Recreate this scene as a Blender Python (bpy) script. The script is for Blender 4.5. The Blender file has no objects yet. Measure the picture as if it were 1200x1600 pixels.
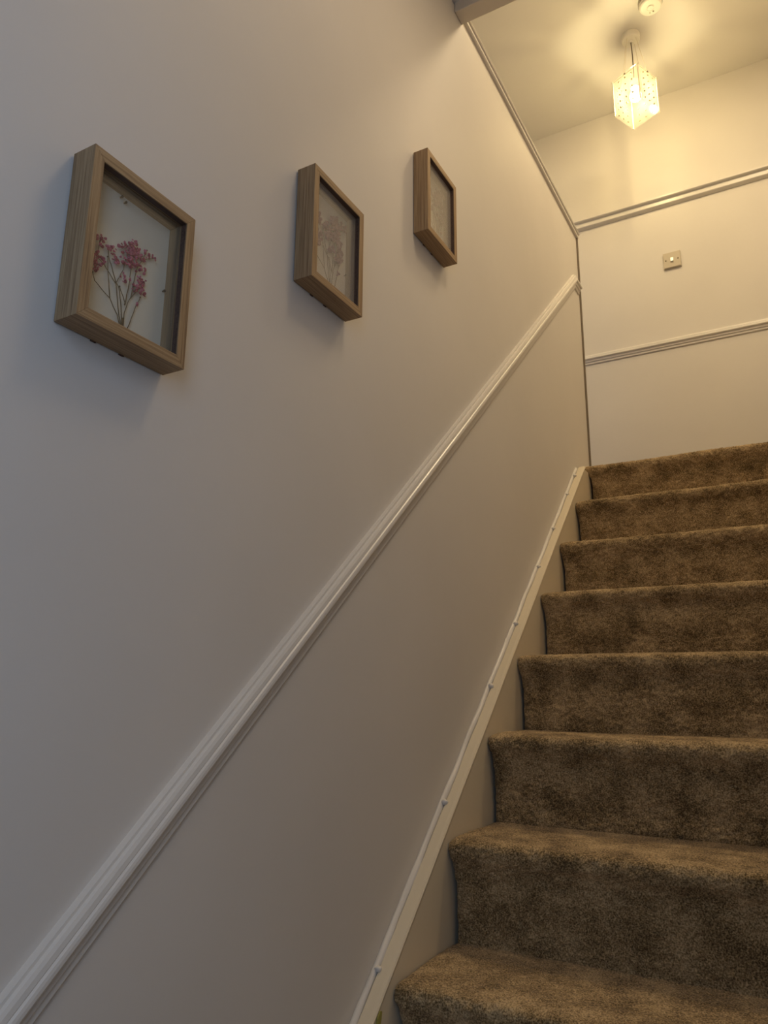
import bpy, bmesh, math, random
import numpy as np
from mathutils import Vector, Matrix

random.seed(7)
rng = np.random.default_rng(7)
SC = bpy.context.scene
COL = SC.collection

# ------------------------------------------------------------------ camera
CZ = 1.4976                      # eye height above the lower hall floor
F_PX = 1169.0
YAW, PITCH, ROLL = 0.5130, 0.2398, 0.0085
cam = bpy.data.cameras.new('camera')
cam.sensor_fit = 'VERTICAL'
cam.sensor_height = 36.0
cam.lens = 36.0 * F_PX / 1600.0
cam.clip_start = 0.02
cam_o = bpy.data.objects.new('camera', cam)
COL.objects.link(cam_o)
cy, sy, cp, sp = math.cos(YAW), math.sin(YAW), math.cos(PITCH), math.sin(PITCH)
fw = Vector((-sy * cp, cy * cp, sp))
rt = Vector((cy, sy, 0))
up = rt.cross(fw)
r2 = rt * math.cos(ROLL) + up * math.sin(ROLL)
u2 = -rt * math.sin(ROLL) + up * math.cos(ROLL)
M = Matrix((r2, u2, -fw)).transposed().to_4x4()
M.translation = (0.745, 0.0, CZ)
cam_o.matrix_world = M
SC.camera = cam_o

# ------------------------------------------------------------------ world, daylight, exposure
w = bpy.data.worlds.new('world')
SC.world = w
w.use_nodes = True
bg = w.node_tree.nodes['Background']
bg.inputs[0].default_value = (0.55, 0.72, 1.0, 1)
bg.inputs[1].default_value = 0.6

day = bpy.data.lights.new('daylight', 'AREA')      # daylight through the hall window on the right, behind the camera
day.shape = 'RECTANGLE'
day.size, day.size_y = 0.90, 1.5
day.energy = 10.5
day.color = (0.47, 0.67, 1.0)
day_o = bpy.data.objects.new('daylight', day)
day_o.location = (1.01, -0.75, 2.0)
day_o.rotation_euler = (math.radians(90), 0, math.radians(90))
COL.objects.link(day_o)

def fill_light(name, loc, size, watts, color):    # unseen fill lights added below the ceilings for brightness, no fittings
    d = bpy.data.lights.new(name, 'AREA')
    d.shape = 'DISK'
    d.size = size
    d.energy = watts
    d.color = color
    o = bpy.data.objects.new(name, d)
    o.location = loc
    COL.objects.link(o)
fill_light('hall_fill_light', (0.74, 1.20, 3.56), 0.40, 5.2, (1.0, 0.76, 0.48))
fill_light('landing_fill_light', (-0.75, 2.75, 4.72), 0.35, 6.0, (1.0, 0.78, 0.48))
fill_light('stairwell_fill_light', (0.85, 2.55, 4.72), 0.40, 17.0, (1.0, 0.77, 0.47))

SC.view_settings.view_transform = 'Standard'
SC.view_settings.look = 'None'
SC.view_settings.exposure = 0.0
SC.view_settings.gamma = 1.0
SC.view_settings.use_curve_mapping = False

LAMP_RADIANCE = 980.0            # the pendant's bulb
LAMP_COLOR = (1.0, 0.80, 0.40)

# ------------------------------------------------------------------ materials
def new_mat(name):
    m = bpy.data.materials.new(name)
    m.use_nodes = True
    nt = m.node_tree
    b = nt.nodes['Principled BSDF']
    return m, nt, b

def coords(nt, scale=(1, 1, 1), kind='Object'):
    tc = nt.nodes.new('ShaderNodeTexCoord')
    mp = nt.nodes.new('ShaderNodeMapping')
    mp.inputs['Scale'].default_value = scale
    nt.links.new(tc.outputs[kind], mp.inputs['Vector'])
    return mp.outputs['Vector']

def noise(nt, vec, scale, detail=3, rough=0.5):
    n = nt.nodes.new('ShaderNodeTexNoise')
    n.inputs['Scale'].default_value = scale
    n.inputs['Detail'].default_value = detail
    n.inputs['Roughness'].default_value = rough
    nt.links.new(vec, n.inputs['Vector'])
    return n.outputs['Fac']

def ramp(nt, fac, stops):
    r = nt.nodes.new('ShaderNodeValToRGB')
    e = r.color_ramp.elements
    e[0].position, e[0].color = stops[0][0], (*stops[0][1], 1)
    e[1].position, e[1].color = stops[-1][0], (*stops[-1][1], 1)
    for p, c in stops[1:-1]:
        x = e.new(p)
        x.color = (*c, 1)
    nt.links.new(fac, r.inputs['Fac'])
    return r.outputs['Color']

def bump(nt, b, fac, strength, dist):
    bn = nt.nodes.new('ShaderNodeBump')
    bn.inputs['Strength'].default_value = strength
    bn.inputs['Distance'].default_value = dist
    nt.links.new(fac, bn.inputs['Height'])
    nt.links.new(bn.outputs['Normal'], b.inputs['Normal'])

def paint(name, c, rough, bscale, bstr, bdist, var=0.03):
    m, nt, b = new_mat(name)
    v = coords(nt)
    f = noise(nt, v, 2.3, 4)
    lo = tuple(x * (1 - var) for x in c)
    hi = tuple(min(1, x * (1 + var)) for x in c)
    nt.links.new(ramp(nt, f, [(0.3, lo), (0.7, hi)]), b.inputs['Base Color'])
    b.inputs['Roughness'].default_value = rough
    bump(nt, b, noise(nt, v, bscale, 4), bstr, bdist)
    return m

M_WALL = paint('wall_paint', (0.70, 0.665, 0.62), 0.58, 9.0, 0.25, 0.004)
M_CEIL = paint('ceiling_paint', (0.76, 0.73, 0.68), 0.6, 3.0, 0.5, 0.008, 0.02)
M_TRIM = paint('trim_gloss_paint', (0.73, 0.70, 0.655), 0.32, 40.0, 0.2, 0.001)
M_STRING = paint('stringer_paint', (0.76, 0.67, 0.51), 0.35, 30.0, 0.2, 0.001)
M_TAUPE = paint('taupe_strip', (0.20, 0.16, 0.115), 0.7, 30.0, 0.2, 0.001)
M_BULK = paint('bulkhead_paint', (0.66, 0.60, 0.51), 0.6, 20.0, 0.2, 0.002)
M_PLATE = paint('switch_plate', (0.56, 0.50, 0.40), 0.4, 60.0, 0.02, 0.0005, 0.01)
M_PLASTIC = paint('white_plastic', (0.78, 0.75, 0.66), 0.35, 60.0, 0.02, 0.0005, 0.01)
M_ROCKER = paint('rocker_plastic', (0.90, 0.89, 0.85), 0.25, 60.0, 0.02, 0.0005, 0.01)
M_FLOOR = paint('hall_floor', (0.20, 0.135, 0.075), 0.9, 300.0, 0.6, 0.003, 0.2)
M_YELLOW = paint('yellow_paint_mark', (0.40, 0.36, 0.09), 0.5, 80.0, 0.2, 0.001, 0.1)
M_DARK = paint('dark_metal', (0.035, 0.028, 0.024), 0.5, 80.0, 0.1, 0.0005)
M_SCREW = paint('brass_screw', (0.16, 0.12, 0.06), 0.4, 80.0, 0.1, 0.0005)
M_CARD = paint('backing_card', (0.72, 0.67, 0.59), 0.8, 120.0, 0.1, 0.0003, 0.02)

def carpet_mat():
    m, nt, b = new_mat('carpet_pile')
    v = coords(nt)
    f = noise(nt, v, 330.0, 2, 0.6)
    g = noise(nt, v, 14.0, 4, 0.6)
    mx = nt.nodes.new('ShaderNodeMath')
    mx.operation = 'MULTIPLY_ADD'
    mx.inputs[1].default_value = 0.62
    nt.links.new(f, mx.inputs[0])
    m2 = nt.nodes.new('ShaderNodeMath')
    m2.operation = 'MULTIPLY'
    m2.inputs[1].default_value = 0.38
    nt.links.new(g, m2.inputs[0])
    nt.links.new(m2.outputs[0], mx.inputs[2])
    nt.links.new(ramp(nt, mx.outputs[0], [(0.39, (0.10, 0.068, 0.032)), (0.5, (0.33, 0.230, 0.115)), (0.62, (0.64, 0.475, 0.27))]),
                 b.inputs['Base Color'])
    b.inputs['Roughness'].default_value = 1.0
    b.inputs['Specular IOR Level'].default_value = 0.1
    b.inputs['Sheen Weight'].default_value = 0.15
    bump(nt, b, noise(nt, v, 420.0, 2, 0.6), 0.7, 0.002)
    return m
M_CARPET = carpet_mat()

def wood(name, scale, lo, mid, hi, rough=0.55):
    m, nt, b = new_mat(name)
    v = coords(nt, scale)
    f = noise(nt, v, 1.0, 5, 0.65)
    nt.links.new(ramp(nt, f, [(0.30, lo), (0.5, mid), (0.70, hi)]), b.inputs['Base Color'])
    b.inputs['Roughness'].default_value = rough
    bump(nt, b, f, 0.35, 0.0008)
    return m
OAK = ((0.18, 0.105, 0.050), (0.33, 0.21, 0.105), (0.46, 0.32, 0.175))
M_OAK_V = wood('oak_grain_upright', (330, 330, 7), *OAK)
M_OAK_H = wood('oak_grain_level', (330, 7, 330), *OAK)
M_LINER_V = wood('liner_wood_upright', (260, 260, 8), (0.20, 0.14, 0.085), (0.30, 0.21, 0.13), (0.37, 0.27, 0.17))
M_LINER_H = wood('liner_wood_level', (260, 8, 260), (0.20, 0.14, 0.085), (0.30, 0.21, 0.13), (0.37, 0.27, 0.17))
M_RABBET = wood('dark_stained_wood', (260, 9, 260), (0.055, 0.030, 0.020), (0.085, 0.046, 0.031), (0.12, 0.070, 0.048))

def glass_mat(name, tint=(1, 1, 1), haze=0.0):
    m = bpy.data.materials.new(name)
    m.use_nodes = True
    nt = m.node_tree
    nt.nodes.clear()
    out = nt.nodes.new('ShaderNodeOutputMaterial')
    mix = nt.nodes.new('ShaderNodeMixShader')
    tr = nt.nodes.new('ShaderNodeBsdfTransparent')
    tr.inputs[0].default_value = (*tint, 1)
    gl = nt.nodes.new('ShaderNodeBsdfGlossy')
    gl.inputs['Roughness'].default_value = 0.04
    fr = nt.nodes.new('ShaderNodeFresnel')
    # the same reflectance from both sides of the thin pane
    ge = nt.nodes.new('ShaderNodeNewGeometry')
    ior = nt.nodes.new('ShaderNodeMath')
    ior.operation = 'MULTIPLY_ADD'
    ior.inputs[1].default_value = 1 / 1.45 - 1.45
    ior.inputs[2].default_value = 1.45
    nt.links.new(ge.outputs['Backfacing'], ior.inputs[0])
    nt.links.new(ior.outputs[0], fr.inputs['IOR'])
    nt.links.new(fr.outputs[0], mix.inputs[0])
    nt.links.new(tr.outputs[0], mix.inputs[1])
    nt.links.new(gl.outputs[0], mix.inputs[2])
    if haze:                                      # diffuse veil: painted-in glare on frame panes, frosting on the bulb
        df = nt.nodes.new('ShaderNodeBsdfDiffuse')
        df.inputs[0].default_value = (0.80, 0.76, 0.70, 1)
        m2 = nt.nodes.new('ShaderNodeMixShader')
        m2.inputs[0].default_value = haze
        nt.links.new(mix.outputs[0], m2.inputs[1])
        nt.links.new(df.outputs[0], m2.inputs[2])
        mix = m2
    nt.links.new(mix.outputs[0], out.inputs[0])
    return m
M_GLASS = glass_mat('clear_glass', (0.96, 0.97, 0.96))
M_HAZY = glass_mat('glare_glass', (0.97, 0.97, 0.96), 0.13)  # pale veil stands in for reflections on the two upper frames
M_HAZIER = glass_mat('glare_glass_strong', (0.97, 0.97, 0.96), 0.20)

def shade_mat():
    m = bpy.data.materials.new('frosted_shade_panel')
    m.use_nodes = True
    nt = m.node_tree
    nt.nodes.clear()
    out = nt.nodes.new('ShaderNodeOutputMaterial')
    tr = nt.nodes.new('ShaderNodeBsdfTransparent')
    tl = nt.nodes.new('ShaderNodeBsdfTranslucent')
    df = nt.nodes.new('ShaderNodeBsdfDiffuse')
    gl = nt.nodes.new('ShaderNodeBsdfGlossy')
    gl.inputs['Roughness'].default_value = 0.12
    v = coords(nt)
    f = noise(nt, v, 60.0, 2)
    c = ramp(nt, f, [(0.3, (0.84, 0.83, 0.80)), (0.7, (0.92, 0.91, 0.88))])
    nt.links.new(c, tl.inputs[0])
    nt.links.new(c, df.inputs[0])
    tr.inputs[0].default_value = (1, 0.98, 0.94, 1)
    a = nt.nodes.new('ShaderNodeMixShader')
    a.inputs[0].default_value = 0.62
    nt.links.new(tl.outputs[0], a.inputs[1])
    nt.links.new(df.outputs[0], a.inputs[2])
    b = nt.nodes.new('ShaderNodeMixShader')
    b.inputs[0].default_value = 0.94
    nt.links.new(a.outputs[0], b.inputs[1])
    nt.links.new(tr.outputs[0], b.inputs[2])
    d = nt.nodes.new('ShaderNodeMixShader')
    d.inputs[0].default_value = 0.04
    nt.links.new(b.outputs[0], d.inputs[1])
    nt.links.new(gl.outputs[0], d.inputs[2])
    nt.links.new(d.outputs[0], out.inputs[0])
    return m
M_SHADE = shade_mat()
M_CRYSTAL = paint('shade_stud', (0.20, 0.17, 0.10), 0.2, 90.0, 0.05, 0.0005)
M_CORD = paint('brown_flex', (0.10, 0.075, 0.045), 0.5, 90.0, 0.1, 0.0005)
M_WIRE = paint('pale_wire', (0.62, 0.56, 0.42), 0.4, 90.0, 0.1, 0.0005)

def bulb_mat():
    m = bpy.data.materials.new('lit_bulb')
    m.use_nodes = True
    nt = m.node_tree
    b = nt.nodes['Principled BSDF']
    b.inputs['Base Color'].default_value = (0.9, 0.88, 0.8, 1)
    b.inputs['Emission Color'].default_value = (*LAMP_COLOR, 1)
    b.inputs['Emission Strength'].default_value = LAMP_RADIANCE
    return m
M_BULB = bulb_mat()
M_BULB_GLASS = glass_mat('bulb_glass', (0.98, 0.97, 0.95), 0.05)

def petal(name, lo, mid, hi):
    m, nt, b = new_mat(name)
    oi = nt.nodes.new('ShaderNodeObjectInfo')
    v = coords(nt)
    f = noise(nt, v, 500.0, 2)
    ad = nt.nodes.new('ShaderNodeMath')
    ad.operation = 'MULTIPLY_ADD'
    ad.inputs[1].default_value = 0.6
    nt.links.new(oi.outputs['Random'], ad.inputs[0])
    mu = nt.nodes.new('ShaderNodeMath')
    mu.operation = 'MULTIPLY'
    mu.inputs[1].default_value = 0.4
    nt.links.new(f, mu.inputs[0])
    nt.links.new(mu.outputs[0], ad.inputs[2])
    nt.links.new(ramp(nt, ad.outputs[0], [(0.1, lo), (0.5, mid), (0.9, hi)]), b.inputs['Base Color'])
    b.inputs['Roughness'].default_value = 0.8
    return m
M_PINK = petal('pink_petal', (0.19, 0.02, 0.05), (0.42, 0.075, 0.14), (0.66, 0.23, 0.34))
M_MAUVE = petal('mauve_petal', (0.24, 0.10, 0.115), (0.36, 0.18, 0.20), (0.50, 0.31, 0.33))
M_BEIGE = petal('beige_petal', (0.36, 0.25, 0.21), (0.46, 0.34, 0.29), (0.60, 0.48, 0.42))
M_STEM = paint('dried_stem', (0.14, 0.095, 0.045), 0.8, 200.0, 0.1, 0.0003, 0.25)
M_STEM_PALE = paint('pale_dried_stem', (0.30, 0.23, 0.14), 0.8, 200.0, 0.1, 0.0003, 0.25)

# ------------------------------------------------------------------ mesh helpers
def link(name, me, m=None, parent=None, loc=None, smooth=False):
    o = bpy.data.objects.new(name, me)
    COL.objects.link(o)
    if m is not None and len(me.materials) == 0:
        me.materials.append(m)
    if parent is not None:
        o.parent = parent
    if loc is not None:
        o.location = loc
    if smooth:
        me.polygons.foreach_set('use_smooth', [True] * len(me.polygons))
    return o

def from_bm(name, bm, m, parent=None, loc=None, smooth=False, bevel=0.0):
    if bevel:
        bmesh.ops.bevel(bm, geom=bm.edges[:], offset=bevel, segments=2, profile=0.6, affect='EDGES', clamp_overlap=True)
    bmesh.ops.recalc_face_normals(bm, faces=bm.faces[:])
    me = bpy.data.meshes.new(name)
    bm.to_mesh(me)
    bm.free()
    return link(name, me, m, parent, loc, smooth)

def add_box(bm, a, b):
    vs = [bm.verts.new((x, y, z)) for x in (a[0], b[0]) for y in (a[1], b[1]) for z in (a[2], b[2])]
    for f in ((0, 1, 3, 2), (4, 6, 7, 5), (0, 4, 5, 1), (2, 3, 7, 6), (0, 2, 6, 4), (1, 5, 7, 3)):
        bm.faces.new([vs[i] for i in f])

def box(name, a, b, m, parent=None, bevel=0.0):
    bm = bmesh.new()
    add_box(bm, a, b)
    return from_bm(name, bm, m, parent, bevel=bevel)

def hexa(bm, pts):
    """8 points: four of one end, four of the other."""
    v = [bm.verts.new(p) for p in pts]
    for f in ((0, 1, 2, 3), (7, 6, 5, 4), (0, 4, 5, 1), (1, 5, 6, 2), (2, 6, 7, 3), (3, 7, 4, 0)):
        bm.faces.new([v[i] for i in f])

def add_tube(bm, pts, r, n=7, r_end=None):
    pts = [Vector(p) for p in pts]
    rings = []
    ref = None
    for i, p in enumerate(pts):
        t = (pts[min(i + 1, len(pts) - 1)] - pts[max(i - 1, 0)]).normalized()
        if ref is None:
            ref = t.orthogonal().normalized()
        ref = (ref - t * ref.dot(t)).normalized()
        s = t.cross(ref)
        rr = r if r_end is None else r + (r_end - r) * i / (len(pts) - 1)
        rings.append([bm.verts.new(p + (ref * math.cos(k * 2 * math.pi / n) + s * math.sin(k * 2 * math.pi / n)) * rr) for k in range(n)])
    for a, b in zip(rings, rings[1:]):
        for k in range(n):
            bm.faces.new((a[k], a[(k + 1) % n], b[(k + 1) % n], b[k]))
    bm.faces.new(rings[0][::-1])
    bm.faces.new(rings[-1])

def add_lathe(bm, prof, n=32, c=(0, 0, 0)):
    """profile of (radius, z) from axis to axis"""
    rings = []
    for r, z in prof:
        if r < 1e-6:
            rings.append([bm.verts.new((c[0], c[1], c[2] + z))])
        else:
            rings.append([bm.verts.new((c[0] + r * math.cos(k * 2 * math.pi / n), c[1] + r * math.sin(k * 2 * math.pi / n), c[2] + z)) for k in range(n)])
    for a, b in zip(rings, rings[1:]):
        for k in range(n):
            k2 = (k + 1) % n
            if len(a) == 1 and len(b) == 1:
                continue
            if len(a) == 1:
                bm.faces.new((a[0], b[k], b[k2]))
            elif len(b) == 1:
                bm.faces.new((a[k], b[0], a[k2]))
            else:
                bm.faces.new((a[k], b[k], b[k2], a[k2]))

def moulding(name, path, prof, plane, m, kind='structure'):
    """sweep a closed (depth, height) profile along a path lying in a wall plane with mitred bends.
    plane 'x': path of (y, z) on the wall x=0, depth towards +x; plane ('y', Y): path of (x, z), depth towards -y"""
    bm = bmesh.new()
    P = [Vector(p) for p in path]
    rings = []
    for i, p in enumerate(P):
        ds = []
        if i > 0:
            ds.append((P[i] - P[i - 1]).normalized())
        if i < len(P) - 1:
            ds.append((P[i + 1] - P[i]).normalized())
        ns = [Vector((-d.y, d.x)) for d in ds]
        n = sum(ns, Vector((0, 0))).normalized()
        n = n / n.dot(ns[0])
        ring = []
        for d, h in prof:
            q = p + n * h
            ring.append(bm.verts.new((d, q.x, q.y) if plane == 'x' else (q.x, plane[1] - d, q.y)))
        rings.append(ring)
    k = len(prof)
    for a, b in zip(rings, rings[1:]):
        for j in range(k):
            bm.faces.new((a[j], a[(j + 1) % k], b[(j + 1) % k], b[j]))
    bm.faces.new(rings[0])
    bm.faces.new(rings[-1][::-1])
    o = from_bm(name, bm, m)
    if kind:
        o['kind'] = kind
    return o

def thing(name, label, cat, loc=(0, 0, 0), group=None):
    o = bpy.data.objects.new(name, None)
    o.empty_display_size = 0.05
    COL.objects.link(o)
    o.location = loc
    o['label'] = label
    o['category'] = cat
    if group:
        o['group'] = group
    return o

def struct(o):
    o['kind'] = 'structure'
    return o

# ------------------------------------------------------------------ the setting
XR = 1.02                       # face of the right-hand wall
Y_END = 3.129                   # end of the low wall beside the stairs
Y_BACK = 3.799                  # back wall of the landing
Z_TOP = CZ + 2.083              # top of the wall beside the stairs
Z_CEIL = CZ + 3.2612
RISE, GOING = 0.20112, 0.23394
Y1, Z1 = 1.3016, CZ - 0.4921    # nosing of the lowest step in view
Z_LAND = Z1 + 7 * RISE
Y_LAND = Y1 + 7 * GOING
Y_BULK = 1.795                  # where the upper hall opens above the stairs
Y_FRONT = -2.6

bm = bmesh.new()
add_box(bm, (-0.10, Y_FRONT, 0), (0, Y_END, Z_TOP))
add_box(bm, (-0.10, Y_END, 0), (0, Y_BACK, Z_LAND - 0.15))
struct(from_bm('wall_left', bm, M_WALL))
struct(box('wall_back', (-1.4, Y_BACK, 0), (XR + 0.1, Y_BACK + 0.1, Z_CEIL), M_WALL))
bm = bmesh.new()                # right wall with the hall window
add_box(bm, (XR, Y_FRONT, 0), (XR + 0.1, -1.22, Z_CEIL))
add_box(bm, (XR, -0.28, 0), (XR + 0.1, Y_BACK, Z_CEIL))
add_box(bm, (XR, -1.22, 0), (XR + 0.1, -0.28, 1.22))
add_box(bm, (XR, -1.22, 2.78), (XR + 0.1, -0.28, Z_CEIL))
struct(from_bm('wall_right', bm, M_WALL))
bm = bmesh.new()
for y0, y1, z0, z1 in ((-1.22, -1.17, 1.22, 2.78), (-0.33, -0.28, 1.22, 2.78), (-1.17, -0.33, 1.22, 1.28), (-1.17, -0.33, 2.72, 2.78), (-1.17, -0.33, 1.98, 2.02)):
    add_box(bm, (XR + 0.03, y0, z0), (XR + 0.07, y1, z1))
win = struct(from_bm('window_1', bm, M_TRIM))
for z0, z1 in ((1.28, 1.98), (2.02, 2.72)):
    box('glass_pane', (XR + 0.048, -1.17, z0), (XR + 0.052, -0.33, z1), M_GLASS, win)
struct(box('wall_landing', (-1.4, Y_BULK, Z_LAND - 0.2), (-1.3, Y_BACK, Z_CEIL), M_WALL))
struct(box('wall_front', (-0.1, Y_FRONT - 0.1, 0), (XR + 0.1, Y_FRONT, Z_TOP), M_WALL))
struct(box('floor', (0, Y_FRONT, -0.1), (XR, Y_BACK, 0), M_FLOOR))
struct(box('floor.001', (-1.3, Y_LAND + 0.16, Z_LAND - 0.15), (XR, Y_BACK, Z_LAND - 0.004), M_FLOOR))
struct(box('floor.002', (-1.3, Y_BULK, Z_LAND - 0.15), (-0.10, Y_LAND + 0.16, Z_LAND - 0.004), M_FLOOR))

# ceiling: a gently uneven plaster sheet
bm = bmesh.new()
nx, ny = 40, 34
g = []
for j in range(ny + 1):
    for i in range(nx + 1):
        x = -1.4 + (XR + 1.5) * i / nx
        y = Y_BULK - 0.02 + (Y_BACK - Y_BULK + 0.05) * j / ny
        z = Z_CEIL + 0.004 * math.sin(1.9 * x + 0.7) * math.cos(2.3 * y) + 0.003 * math.sin(5.1 * x + 2.0 * y)
        g.append(bm.verts.new((x, y, z)))
for j in range(ny):
    for i in range(nx):
        a = j * (nx + 1) + i
        bm.faces.new((g[a], g[a + nx + 1], g[a + nx + 2], g[a + 1]))
ext = bmesh.ops.extrude_face_region(bm, geom=bm.faces[:])
for v in ext['geom']:
    if isinstance(v, bmesh.types.BMVert):
        v.co.z = Z_CEIL + 0.08
struct(from_bm('ceiling', bm, M_CEIL, smooth=False))
# ceiling of the lower hall, which stops above the stairs
bm = bmesh.new()
add_box(bm, (-1.4, Y_FRONT - 0.1, Z_TOP + 0.008), (XR, Y_BULK, Z_CEIL))
struct(from_bm('ceiling.001', bm, M_WALL))
struct(box('trim_1', (0.0, Y_BULK - 0.055, Z_TOP - 0.028), (XR, Y_BULK, Z_TOP + 0.012), M_BULK, bevel=0.004))

# dado mouldings
DADO = [(-0.004, 0), (0.004, 0), (0.0065, 0.003), (0.0065, 0.011), (0.0075, 0.013), (0.0115, 0.0145), (0.0125, 0.022),
        (0.0135, 0.0245), (0.018, 0.0255), (0.0205, 0.029), (0.0205, 0.033), (0.0195, 0.0365), (0.0172, 0.0385),
        (0.0178, 0.040), (0.0168, 0.0455), (0.0145, 0.0495), (0.0105, 0.0510), (0.0100, 0.0545), (-0.004, 0.0555)]
sl = RISE / GOING
zc_ = lambda y: CZ + 0.4917 + sl * (y - 1.461)      # line of the top edge
off = 0.0555 / math.cos(math.atan(sl))
ymit = 3.040
ylow = 0.27
moulding('trim_2', [(Y_FRONT + 0.01, zc_(ylow) - off), (ylow, zc_(ylow) - off), (ymit, zc_(ymit) - off), (Y_END - 0.022, zc_(ymit) - off)],
         DADO, 'x', M_TRIM)
Z_DADO = CZ + 1.7962
moulding('trim_3', [(-1.3, Z_DADO - 0.0555), (XR, Z_DADO - 0.0555)], DADO, ('y', Y_BACK), M_TRIM)
# picture rail on the back wall
RAIL = [(-0.004, 0), (0.005, 0), (0.010, 0.002), (0.022, 0.007), (0.0235, 0.010), (0.0235, 0.034), (0.0240, 0.0355), (0.0385, 0.037),
        (0.0410, 0.040), (0.0410, 0.046), (0.034, 0.051), (0.022, 0.053), (-0.004, 0.0535)]
Z_RAIL = CZ + 2.5986 - 0.038
moulding('trim_4', [(-1.3, Z_RAIL), (XR, Z_RAIL)], RAIL, ('y', Y_BACK), M_TRIM)
# capping of the low wall
CAP = [(-0.112, 0.0), (0.0, 0.0), (0.007, 0.0005), (0.010, 0.003), (0.0105, 0.011), (0.007, 0.0125), (0.007, 0.015), (0.0135, 0.0165),
       (0.0160, 0.021), (0.0150, 0.026), (0.010, 0.029), (-0.112, 0.029)]
moulding('trim_5', [(Y_BULK, Z_TOP - 0.004), (Y_END + 0.008, Z_TOP - 0.004)], CAP, 'x', M_TRIM)
# dark taupe strip at the end of the low wall
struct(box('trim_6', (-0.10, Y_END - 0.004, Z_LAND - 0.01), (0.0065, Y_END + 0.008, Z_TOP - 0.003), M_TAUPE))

# ------------------------------------------------------------------ staircase
def vnoise(x, y, seed):
    r = np.random.default_rng(seed)
    tab = r.random((256, 256))
    xi, yi = np.floor(x).astype(int), np.floor(y).astype(int)
    fx, fy = x - xi, y - yi
    fx, fy = fx * fx * (3 - 2 * fx), fy * fy * (3 - 2 * fy)
    a = tab[xi % 256, yi % 256]; b = tab[(xi + 1) % 256, yi % 256]
    c = tab[xi % 256, (yi + 1) % 256]; d = tab[(xi + 1) % 256, (yi + 1) % 256]
    return (a * (1 - fx) + b * fx) * (1 - fy) + (c * (1 - fx) + d * fx) * fy - 0.5

stair = thing('staircase', 'carpeted staircase with deep brown pile treads climbing beside the white wall', 'staircase', (0, Y1 - 4 * GOING, 0))
SB = Vector(stair.location)

def profile(depth):
    """riser bottom -> nosing -> back of the tread, in (y, z) from the nosing"""
    p = [(0.026, -RISE - 0.004), (0.0255, -0.150), (0.024, -0.100), (0.021, -0.070), (0.014, -0.050), (0.005, -0.038), (0.0005, -0.028)]
    for k in range(1, 8):
        a = math.pi + k / 7 * (-math.pi / 2)
        p.append((0.017 + 0.017 * math.cos(a), -0.019 + 0.017 * math.sin(a)))
    p += [(0.05, -0.0005), (0.12, 0.001), (depth, -0.001)]
    return np.array(p)

def step(name, k, res, depth=GOING + 0.028):
    pr = profile(depth)
    seg = np.hypot(*np.diff(pr, axis=0).T)
    s = np.concatenate([[0], np.cumsum(seg)])
    n = int(s[-1] / res)
    t = np.linspace(0, s[-1], n)
    py, pz = np.interp(t, s, pr[:, 0]), np.interp(t, s, pr[:, 1])
    # smooth the polyline
    ker = np.hanning(9); ker /= ker.sum()
    for _ in range(2):
        py[4:-4] = np.convolve(py, ker, 'valid'); pz[4:-4] = np.convolve(pz, ker, 'valid')
    ty, tz = np.gradient(py), np.gradient(pz)
    ln = np.hypot(ty, tz); ny_, nz_ = -tz / ln, ty / ln
    top = k == 7
    wid = XR - 0.039
    m = int(wid / res)
    u = np.linspace(0, 1, m)
    # left edge: touches the stringer at the nosing, slightly short of it on the riser
    riser = np.clip((-pz - 0.03) / 0.06, 0, 1)
    xl = 0.0385 + 0.006 * riser
    if top:
        xl = 0.003 + 0.042 * np.clip((-pz - 0.012) / 0.045, 0, 1)
    X = xl[:, None] + (XR - 0.001 - xl[:, None]) * u[None, :]
    T = np.repeat(t[:, None], m, 1)
    sd = 100 + 10 * k
    d = (0.0062 * vnoise(X / 0.0062, T / 0.0062, sd) + 0.0030 * vnoise(X / 0.0035, T / 0.0035, sd + 1)
         + 0.0016 * vnoise(X / 0.022, T / 0.022, sd + 2) + 0.007 * vnoise(X / 0.45, T / 0.05, sd + 3))
    # rough fibre on the upright, combed flatter on the worn tread
    flat = np.clip((pz + 0.02) / 0.02, 0, 1)[:, None]
    d *= 1 - 0.62 * flat
    end = np.minimum(1, np.minimum(t, t[-1] - t) / 0.01)[:, None]
    d *= end
    dz = 0.004 * vnoise(X / 0.25, np.zeros_like(X) + k * 3.3, sd + 5)
    V = np.stack([X, py[:, None] + ny_[:, None] * d, pz[:, None] + nz_[:, None] * d + dz * end], -1)
    V[..., 1] += Y1 + k * GOING - SB.y
    V[..., 2] += Z1 + k * RISE - SB.z
    # tuck the left edge in, rounded
    e = np.exp(-(X - xl[:, None]) / 0.006)
    V[..., 1] -= (ny_[:, None] * 0.007 * e)
    V[..., 2] -= (nz_[:, None] * 0.007 * e)
    idx = np.arange(n * m).reshape(n, m)
    q = np.stack([idx[:-1, :-1], idx[:-1, 1:], idx[1:, 1:], idx[1:, :-1]], -1).reshape(-1, 4)
    me = bpy.data.meshes.new(name)
    me.vertices.add(n * m)
    me.vertices.foreach_set('co', V.reshape(-1))
    me.loops.add(len(q) * 4)
    me.loops.foreach_set('vertex_index', q.reshape(-1).astype(np.int32))
    me.polygons.add(len(q))
    me.polygons.foreach_set('loop_start', np.arange(0, len(q) * 4, 4, dtype=np.int32))
    me.polygons.foreach_set('use_smooth', np.ones(len(q), bool))
    me.update(calc_edges=True)
    me.validate()
    return link(name, me, M_CARPET, stair)

for k in range(-4, 8):
    step('carpeted_step', k, 0.0032 if 0 <= k <= 2 else (0.004 if 3 <= k <= 7 else 0.012))

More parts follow.
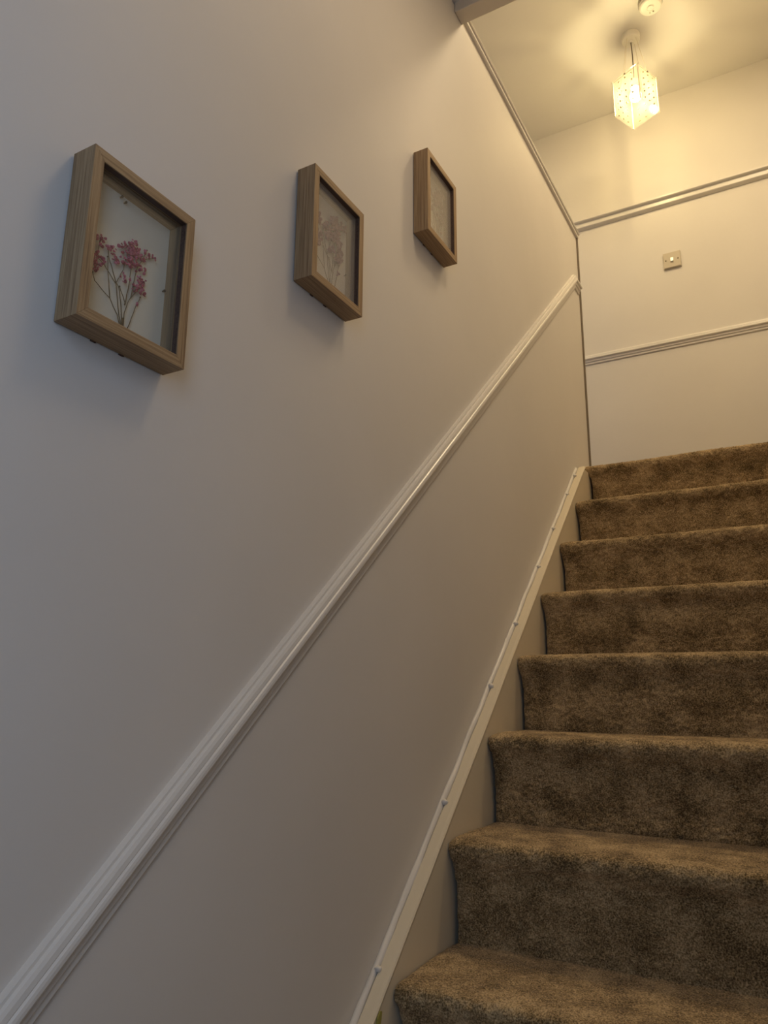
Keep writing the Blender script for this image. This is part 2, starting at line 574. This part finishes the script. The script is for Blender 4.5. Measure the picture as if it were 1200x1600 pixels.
# stringer along the wall: flat-topped board with a lumpy bead of old paint against the wall
nz_line = lambda y: Z1 + (y - Y1) * sl          # line through the nosings
ys0, ys1 = Y1 - 4.6 * GOING, Y_LAND - 0.045
def bar(bm, x0, x1, h0, h1, y0=ys0, y1=ys1):
    hexa(bm, [(x0, y0 - SB.y, nz_line(y0) + h0), (x1, y0 - SB.y, nz_line(y0) + h0), (x1, y0 - SB.y, nz_line(y0) + h1), (x0, y0 - SB.y, nz_line(y0) + h1),
              (x0, y1 - SB.y, nz_line(y1) + h0), (x1, y1 - SB.y, nz_line(y1) + h0), (x1, y1 - SB.y, nz_line(y1) + h1), (x0, y1 - SB.y, nz_line(y1) + h1)])
bm = bmesh.new()
bar(bm, 0.001, 0.0365, -0.36, 0.0155)
add_box(bm, (0.001, ys1 - 0.01 - SB.y, Z_LAND - 0.30), (0.0361, Y_LAND + 0.05 - SB.y, Z_LAND - 0.032))
stringer = from_bm('stringer', bm, M_STRING, stair)
bm = bmesh.new()
def strip(prof_fn, n, y0, y1):
    bm = bmesh.new()
    rings = []
    for i in range(n + 1):
        y = y0 + (y1 - y0) * i / n
        rings.append([bm.verts.new((x, y - SB.y, nz_line(y) + h)) for x, h in prof_fn(i, y)])
    k = len(rings[0])
    for a, b in zip(rings, rings[1:]):
        for j in range(k):
            bm.faces.new((a[j], a[(j + 1) % k], b[(j + 1) % k], b[j]))
    bm.faces.new(rings[0]); bm.faces.new(rings[-1][::-1])
    return bm
wob = [random.uniform(-1, 1) for _ in range(400)]
def sm(i, a):
    return sum(wob[(i + j) % 400] for j in range(-2, 3)) / 5 * a
capf = lambda i, y: [(0.012, 0.012), (0.0385, 0.012), (0.0392 + sm(i, .0006), 0.0165), (0.0375, 0.0195 + sm(i + 50, .0006)), (0.030, 0.0205 + sm(i + 9, .0005)),
                     (0.0125 + sm(i + 90, .0022), 0.0205 + sm(i + 20, .0006)), (0.0115 + sm(i + 90, .0022), 0.018)]
from_bm('stringer_cap', strip(capf, 160, ys0, ys1), M_STRING, stringer, smooth=False)
beadf = lambda i, y: [(0.001, 0.012), (0.0105 + sm(i + 130, .002), 0.0125), (0.0100 + sm(i + 130, .003), 0.0205), (0.0075, 0.0245 + sm(i + 30, .003)), (0.0045, 0.0265 + sm(i + 60, .003)), (0.001, 0.0285 + sm(i + 60, .003))]
from_bm('caulk_bead', strip(beadf, 220, ys0, ys1 - 0.01), M_TRIM, stringer, smooth=True)
me = None
for y in (1.2956, 1.5842, 1.8765, 2.0841, 2.3192, 2.5084, 2.7085, 2.8294):
    if me is None:
        bm = bmesh.new()
        bmesh.ops.create_icosphere(bm, subdivisions=2, radius=0.0070)
        for v in bm.verts:
            v.co.x *= 1.25
            v.co += Vector((random.uniform(-.0006, .0006), random.uniform(-.0006, .0006), random.uniform(-.0006, .0006)))
        me = bpy.data.meshes.new('paint_lump')
        bm.to_mesh(me); bm.free()
    o = link('paint_lump', me, M_TRIM, stringer, (0.0112, y - SB.y, nz_line(y) + 0.0225), smooth=True)
    s = random.uniform(0.75, 1.1)
    o.scale = (s, s, s)
    o.rotation_euler = (random.uniform(0, 3), 0, random.uniform(0, 3))
bm = bmesh.new()
y = 1.246
pts = [(0, .008), (.008, .010), (.014, .003), (.012, -.006), (.006, -.014), (.001, -.008), (-.003, 0)]
a_ = [bm.verts.new((0.0402, y + p[0] - SB.y, nz_line(y) + p[1] + sl * p[0])) for p in pts]
b_ = [bm.verts.new((0.0360, y + p[0] - SB.y, nz_line(y) + p[1] + sl * p[0])) for p in pts]
bm.faces.new(a_)
bm.faces.new(b_[::-1])
for i in range(len(pts)):
    j = (i + 1) % len(pts)
    bm.faces.new((a_[i], b_[i], b_[j], a_[j]))
o = from_bm('paint_chip', bm, M_YELLOW, stringer)
o['label'] = 'yellow green chip of old paint on the stringer edge'

# ------------------------------------------------------------------ shadow box frames
FW, FH, FT = 0.176, 0.2324, 0.0418
FB = 0.0156                         # visible width of the front
XG, XB = 0.0308, 0.0105             # glass and backing planes

def rails(bm4, x0, x1, ins0, ins1):
    """four mitred members between the rectangle inset ins0 and the one inset ins1"""
    o = [(ins0, ins0), (FW - ins0, ins0), (FW - ins0, FH - ins0), (ins0, FH - ins0)]
    i = [(ins1, ins1), (FW - ins1, ins1), (FW - ins1, FH - ins1), (ins1, FH - ins1)]
    for k in range(4):
        j = (k + 1) % 4
        bm = bmesh.new()
        hexa(bm, [(x0, *o[k]), (x1, *o[k]), (x1, *i[k]), (x0, *i[k]),
                  (x0, *o[j]), (x1, *o[j]), (x1, *i[j]), (x0, *i[j])])
        bm4.append(bm)

STEMS = [[(86.0, 31.5), (80.3, 44.5), (66.6, 60.8), (41.1, 72.7), (37.3, 82.6)], [(88.1, 31.3), (80.2, 56.6), (74.1, 85.2), (51.5, 102.4), (41.6, 106.6)],
         [(89.4, 31.9), (84.2, 64.7), (78.5, 83.8), (74.0, 86.4), (82.6, 109.5), (85.0, 125.9)], [(91.4, 32.9), (91.3, 52.3), (96.8, 73.4), (106.6, 89.6), (112.5, 104.1)],
         [(90.8, 63.0), (94.4, 94.6), (95.6, 121.7), (95.8, 146.1)], [(92.0, 64.9), (79.8, 84.5)], [(98.6, 32.5), (108.9, 69.5), (114.5, 86.1)],
         [(66.6, 60.8), (61.3, 88.3), (56.7, 115.1)], [(99.2, 77.1), (102.0, 104.9), (105.4, 127.1), (112.8, 141.5)], [(74.1, 85.2), (64.8, 104.8), (58.0, 115.8), (56.9, 125.0)],
         [(41.6, 106.6), (42.9, 129.2)], [(112.8, 141.5), (118.6, 159.1)], [(112.8, 141.5), (130.0, 153.7)]]
CLUSTERS = [(42.9, 129.2, 6.8, 8), (40.6, 103.6, 7.9, 12), (39.3, 93.2, 5.6, 8), (56.8, 126.2, 3.5, 3), (69.3, 125.9, 9.4, 12), (69.2, 114.7, 4.6, 6),
            (83.1, 142.6, 8.3, 14), (95.4, 149.7, 8.4, 14), (95.4, 136.9, 10.8, 16), (106.6, 143.2, 6.0, 10), (99.3, 128.8, 9.6, 14), (86.9, 122.0, 5.9, 8),
            (119.2, 152.9, 4.9, 4), (130.0, 153.7, 3.8, 3), (113.2, 124.9, 4.8, 5), (85.3, 98.5, 5.9, 6), (112.1, 107.7, 6.0, 9), (112.0, 94.9, 6.0, 9),
            (103.3, 93.0, 4.7, 5), (119.6, 93.8, 2.4, 2), (108.6, 71.8, 3.6, 2)]

def blossom(m):
    bm = bmesh.new()
    for k in range(6):
        a = k * math.pi / 3 + random.uniform(-.3, .3)
        c = Vector((random.uniform(-.0003, .0006), math.cos(a) * 0.0011, math.sin(a) * 0.0011))
        r = random.uniform(.0009, .0013)
        t = bmesh.ops.create_icosphere(bm, subdivisions=1, radius=r)
        for v in t['verts']:
            v.co = Vector((v.co.x * .7, v.co.y, v.co.z)) + c
    me = bpy.data.meshes.new('blossom')
    bm.to_mesh(me); bm.free()
    me.materials.append(m)
    me.polygons.foreach_set('use_smooth', [True] * len(me.polygons))
    return me

def frame(y, z, label, petal_m, stem_m, fy, fz, sx, sz, dens, big, spread, pins, glass):
    t = thing('shadow_box_frame', label, 'picture frame', (0, y, z), 'shadow box frames up the stair wall')
    L = []
    rails(L, 0.002, FT, 0.0, FB)
    for k, bm in enumerate(L):
        from_bm('frame_side', bm, M_OAK_H if k % 2 == 0 else M_OAK_V, t, bevel=0.0006)
    L = []
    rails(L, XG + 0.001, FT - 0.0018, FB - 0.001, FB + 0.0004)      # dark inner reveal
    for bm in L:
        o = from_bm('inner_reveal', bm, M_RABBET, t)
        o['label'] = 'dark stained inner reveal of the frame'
    L = []
    rails(L, 0.004, XG - 0.001, FB - 0.001, FB + 0.0016)
    for k, bm in enumerate(L):
        from_bm('liner', bm, M_LINER_H if k % 2 == 0 else M_LINER_V, t)
    box('backing_card', (0.003, FB - 0.001, FB - 0.001), (XB, FW - FB + 0.001, FH - FB + 0.001), M_CARD, t)
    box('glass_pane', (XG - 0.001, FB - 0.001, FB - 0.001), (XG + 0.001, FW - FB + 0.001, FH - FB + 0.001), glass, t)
    for py, pz in pins:
        bm = bmesh.new()
        add_lathe(bm, [(0, 0), (0.0010, 0), (0.0010, 0.0035), (0.0017, 0.004), (0.0017, 0.006), (0, 0.0063)], 10)
        bmesh.ops.rotate(bm, verts=bm.verts[:], cent=(0, 0, 0), matrix=Matrix.Rotation(math.pi / 2, 3, 'Y'))
        from_bm('pin', bm, M_DARK, t, (XB - 0.001, py, pz))
    for py in (0.058, 0.103):                                          # felt spacers behind the lower edge
        box('spacer_pad', (0.0, py - 0.004, -0.0012), (0.003, py + 0.004, 0.010), M_RABBET, t, bevel=0.0008)
    # pressed sprig
    def P(a, b, x):
        a = (a - 88.0) * sx + fy
        b = (b - 31.0) * sz + fz
        return (x, a / 1000, b / 1000)
    bm = bmesh.new()
    bundle = [(86, 16), (88, 24), (89, 33), (90, 44)]
    add_tube(bm, [P(a, b, XB + 0.0030) for a, b in bundle], 0.0016, 8, 0.0010)
    sprig = from_bm('flower_sprig', bm, stem_m, t, smooth=True)
    for s in STEMS:
        bm = bmesh.new()
        pts = []
        for (a0, b0), (a1, b1) in zip(s, s[1:]):
            for q in range(4):
                f = q / 4
                pts.append(P(a0 + (a1 - a0) * f + random.uniform(-.25, .25), b0 + (b1 - b0) * f, XB + 0.0024 + random.uniform(0, .0008)))
        pts.append(P(*s[-1], XB + 0.003))
        add_tube(bm, pts, 0.00062, 6, 0.00040)
        from_bm('stem', bm, stem_m, sprig, smooth=True)
        bm = bmesh.new()                                                 # joint where the stem forks
        bmesh.ops.create_icosphere(bm, subdivisions=1, radius=0.0012)
        from_bm('bud', bm, stem_m, sprig, P(*s[-1], XB + 0.003), smooth=True)
    kinds = [blossom(petal_m) for _ in range(4)]
    rnd = random.Random(int(y * 1000))
    for a, b, r, n in CLUSTERS:
        for _ in range(int(round(n * dens))):
            q = rnd.uniform(0, 2 * math.pi); d = r * spread * math.sqrt(rnd.random())
            o = bpy.data.objects.new('blossom', rnd.choice(kinds))
            COL.objects.link(o)
            o.parent = sprig
            o.location = P(a + d * math.cos(q), b + d * math.sin(q), XB + 0.003 + rnd.uniform(0, .004))
            s = rnd.uniform(.75, 1.35) * big
            o.scale = (s, s, s)
            o.rotation_euler = (rnd.uniform(0, 6), rnd.uniform(-.4, .4), rnd.uniform(-.4, .4))

frame(0.5134, CZ + 0.4287, 'oak shadow box frame of dark pink dried flowers, lowest and nearest on the wall', M_PINK, M_STEM, 88, 31, 1, 1, 1.7, 0.95, 1.25,
      [(0.0687, 0.2109), (0.0756, 0.2065), (0.1547, 0.1162)], M_GLASS)
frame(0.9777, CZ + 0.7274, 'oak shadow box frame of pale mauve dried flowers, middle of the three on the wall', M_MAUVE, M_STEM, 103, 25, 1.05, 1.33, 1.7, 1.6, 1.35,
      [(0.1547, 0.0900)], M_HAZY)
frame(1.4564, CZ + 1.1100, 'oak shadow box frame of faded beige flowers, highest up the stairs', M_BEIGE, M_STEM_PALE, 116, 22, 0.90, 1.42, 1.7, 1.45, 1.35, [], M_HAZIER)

# ------------------------------------------------------------------ pendant light
LX, LY = 0.2876, 3.324
lamp = thing('pendant_light', 'lit pendant lamp with a square white studded panel shade hanging over the landing', 'lamp', (LX, LY, Z_CEIL + 0.004))
ZT, ZB = CZ + 3.000 - Z_CEIL - 0.004, CZ + 2.797 - Z_CEIL - 0.004
bm = bmesh.new()
add_lathe(bm, [(0, 0), (0.046, 0), (0.046, -0.010), (0.044, -0.026), (0.040, -0.030), (0.012, -0.032), (0.010, -0.040), (0, -0.040)], 40)
from_bm('ceiling_rose', bm, M_PLASTIC, lamp, smooth=False)
bm = bmesh.new()
add_tube(bm, [(0, 0, -0.036), (0.002, 0.001, -0.12), (0.001, 0, -0.20), (0, 0, ZT - 0.015)], 0.0028, 8)
from_bm('flex', bm, M_CORD, lamp, smooth=True)
bm = bmesh.new()
add_lathe(bm, [(0, ZT + 0.004), (0.010, ZT + 0.004), (0.023, ZT - 0.010), (0.023, ZT - 0.026), (0.019, ZT - 0.030), (0.019, ZT - 0.050), (0, ZT - 0.050)], 24)
from_bm('lamp_holder', bm, M_PLASTIC, lamp)
bm = bmesh.new()
zb = ZT - 0.048
add_lathe(bm, [(0, zb), (0.012, zb), (0.016, zb - 0.014), (0.026, zb - 0.032), (0.030, zb - 0.048), (0.026, zb - 0.064), (0.014, zb - 0.075), (0, zb - 0.078)], 24)
bulb = from_bm('bulb', bm, M_BULB_GLASS, lamp, smooth=True)
bm = bmesh.new()
add_lathe(bm, [(0, zb - 0.030), (0.008, zb - 0.032), (0.0125, zb - 0.038), (0.0135, zb - 0.046), (0.0115, zb - 0.054), (0.006, zb - 0.059), (0, zb - 0.060)], 20)
from_bm('glowing_core', bm, M_BULB, bulb, smooth=True)
ROT = -0.345
HD = 0.104
cor = [Vector((HD * math.sin(-(ROT + k * math.pi / 2)), -HD * math.cos(ROT + k * math.pi / 2), 0)) for k in range(4)]
for k in range(4):
    a, b = cor[k], cor[(k + 1) % 4]
    d = (b - a).normalized()
    nrm = Vector((d.y, -d.x, 0))
    if nrm.dot(a) < 0:
        nrm = -nrm
    drop = 0.0
    a2, b2 = a, b - d * 0.004
    if k == 3:                                     # the panel on the right hangs a little proud of its neighbours
        a2 = a - d * 0.007
        drop = 0.006
    th = 0.003
    zt, zb_ = ZT - drop * .4, ZB - drop
    bm = bmesh.new()
    hexa(bm, [tuple(a2 + Vector((0, 0, zb_))), tuple(b2 + Vector((0, 0, zb_))), tuple(b2 + nrm * th + Vector((0, 0, zb_))), tuple(a2 + nrm * th + Vector((0, 0, zb_))),
              tuple(a2 + Vector((0, 0, zt))), tuple(b2 + Vector((0, 0, zt))), tuple(b2 + nrm * th + Vector((0, 0, zt))), tuple(a2 + nrm * th + Vector((0, 0, zt)))])
    panel = from_bm('shade_panel', bm, M_SHADE, lamp)
    # studs: three columns, five rows, and the groove near the top
    me = None
    for r in range(5):
        for c in (-1, 0, 1):
            mid = (a + b) / 2 + d * c * 0.036
            zz = zt - 0.030 - r * 0.0365
            if me is None:
                bm = bmesh.new()
                add_lathe(bm, [(0, -th - .0012), (0.0036, -th - .0012), (0.0036, 0.0012), (0, 0.0012)], 10)
                me = bpy.data.meshes.new('stud')
                bm.to_mesh(me); bm.free()
                me.materials.append(M_CRYSTAL)
            o = link('stud', me, None, panel, mid + nrm * th + Vector((0, 0, zz)))
            o.rotation_euler = nrm.to_track_quat('Z', 'Y').to_euler()
    bm = bmesh.new()
    add_tube(bm, [a + d * 0.006 + nrm * (th + .0006) + Vector((0, 0, zt - 0.012)), b - d * 0.006 + nrm * (th + .0006) + Vector((0, 0, zt - 0.012))], 0.0009, 6)
    from_bm('rim_wire', bm, M_CRYSTAL, panel)
    mid = (a + b) / 2
    bm = bmesh.new()
    add_tube(bm, [mid.normalized() * 0.030 + Vector((0, 0, -0.028)), mid + nrm * .002 + Vector((0, 0, zt - 0.010))], 0.0011, 6)
    from_bm('support_wire', bm, M_WIRE, lamp)
    o = box('wire_clip', (-0.004, -0.004, -0.004), (0.004, 0.004, 0.004), M_CORD, panel, bevel=0.001)
    o.location = mid + nrm * th + Vector((0, 0, zt - 0.011))
for k in range(4):                                # slim strips joining the panels at the corners
    c = cor[k] * 1.012
    bm = bmesh.new()
    add_tube(bm, [c + Vector((0, 0, ZB + 0.001)), c + Vector((0, 0, ZT - 0.001))], 0.0030, 8)
    from_bm('corner_strip', bm, M_WIRE, lamp)
# ------------------------------------------------------------------ smoke alarm
al = thing('smoke_alarm', 'round cream smoke alarm with a test button on the landing ceiling', 'smoke alarm', (0.412, 3.165, Z_CEIL + 0.004))
bm = bmesh.new()
add_lathe(bm, [(0, 0), (0.056, 0), (0.056, -0.018), (0, -0.018)], 48)
o = from_bm('base_ring', bm, paint('grey_base', (0.30, 0.26, 0.20), 0.5, 60, .05, .0005), al)
bm = bmesh.new()
add_lathe(bm, [(0, -0.016), (0.053, -0.016), (0.053, -0.025), (0.050, -0.034), (0.044, -0.038), (0.019, -0.039), (0.018, -0.0375), (0.0165, -0.0375), (0.0155, -0.039), (0, -0.0395)], 48)
from_bm('housing', bm, M_PLASTIC, al)
bm = bmesh.new()
add_lathe(bm, [(0, -0.036), (0.0135, -0.036), (0.0135, -0.0405), (0.0120, -0.0415), (0, -0.0415)], 32)
from_bm('test_button', bm, M_PLASTIC, al)
for ax, ay, r in ((0.008, 0.026, 0.0040), (-0.008, 0.028, 0.0022)):
    bm = bmesh.new()
    add_lathe(bm, [(0, -0.036), (r, -0.036), (r, -0.0398), (0, -0.0402)], 14, (ax, ay, 0))
    from_bm('indicator_hole', bm, M_SCREW, al)

# ------------------------------------------------------------------ light switch
sw = thing('light_switch', 'square cream light switch plate on the landing back wall between picture rail and dado', 'light switch', (0.3352, Y_BACK, CZ + 2.2345))
bm = bmesh.new()
add_box(bm, (-0.043, -0.013, -0.045), (0.043, 0.0, 0.045))
bmesh.ops.bevel(bm, geom=[e for e in bm.edges if all(v.co.y < -0.012 for v in e.verts)], offset=0.003, segments=2, affect='EDGES')
from_bm('plate', bm, M_PLATE, sw)
bm = bmesh.new()
hexa(bm, [(-0.0075, -0.010, -0.012), (0.0075, -0.010, -0.012), (0.0075, -0.010, 0.012), (-0.0075, -0.010, 0.012),
          (-0.0070, -0.0205, -0.0115), (0.0070, -0.0205, -0.0115), (0.0070, -0.0155, 0.0115), (-0.0070, -0.0155, 0.0115)])
o = from_bm('rocker', bm, M_ROCKER, sw, bevel=0.0008)
o['label'] = 'white rocker'
for x in (-0.0302, 0.0302):
    bm = bmesh.new()
    add_lathe(bm, [(0, 0), (0.0036, 0), (0.0036, 0.0018), (0.0022, 0.0026), (0, 0.0027)], 14)
    bmesh.ops.rotate(bm, verts=bm.verts[:], cent=(0, 0, 0), matrix=Matrix.Rotation(math.pi / 2, 3, 'X'))
    from_bm('screw', bm, M_SCREW, sw, (x, -0.0128, 0))
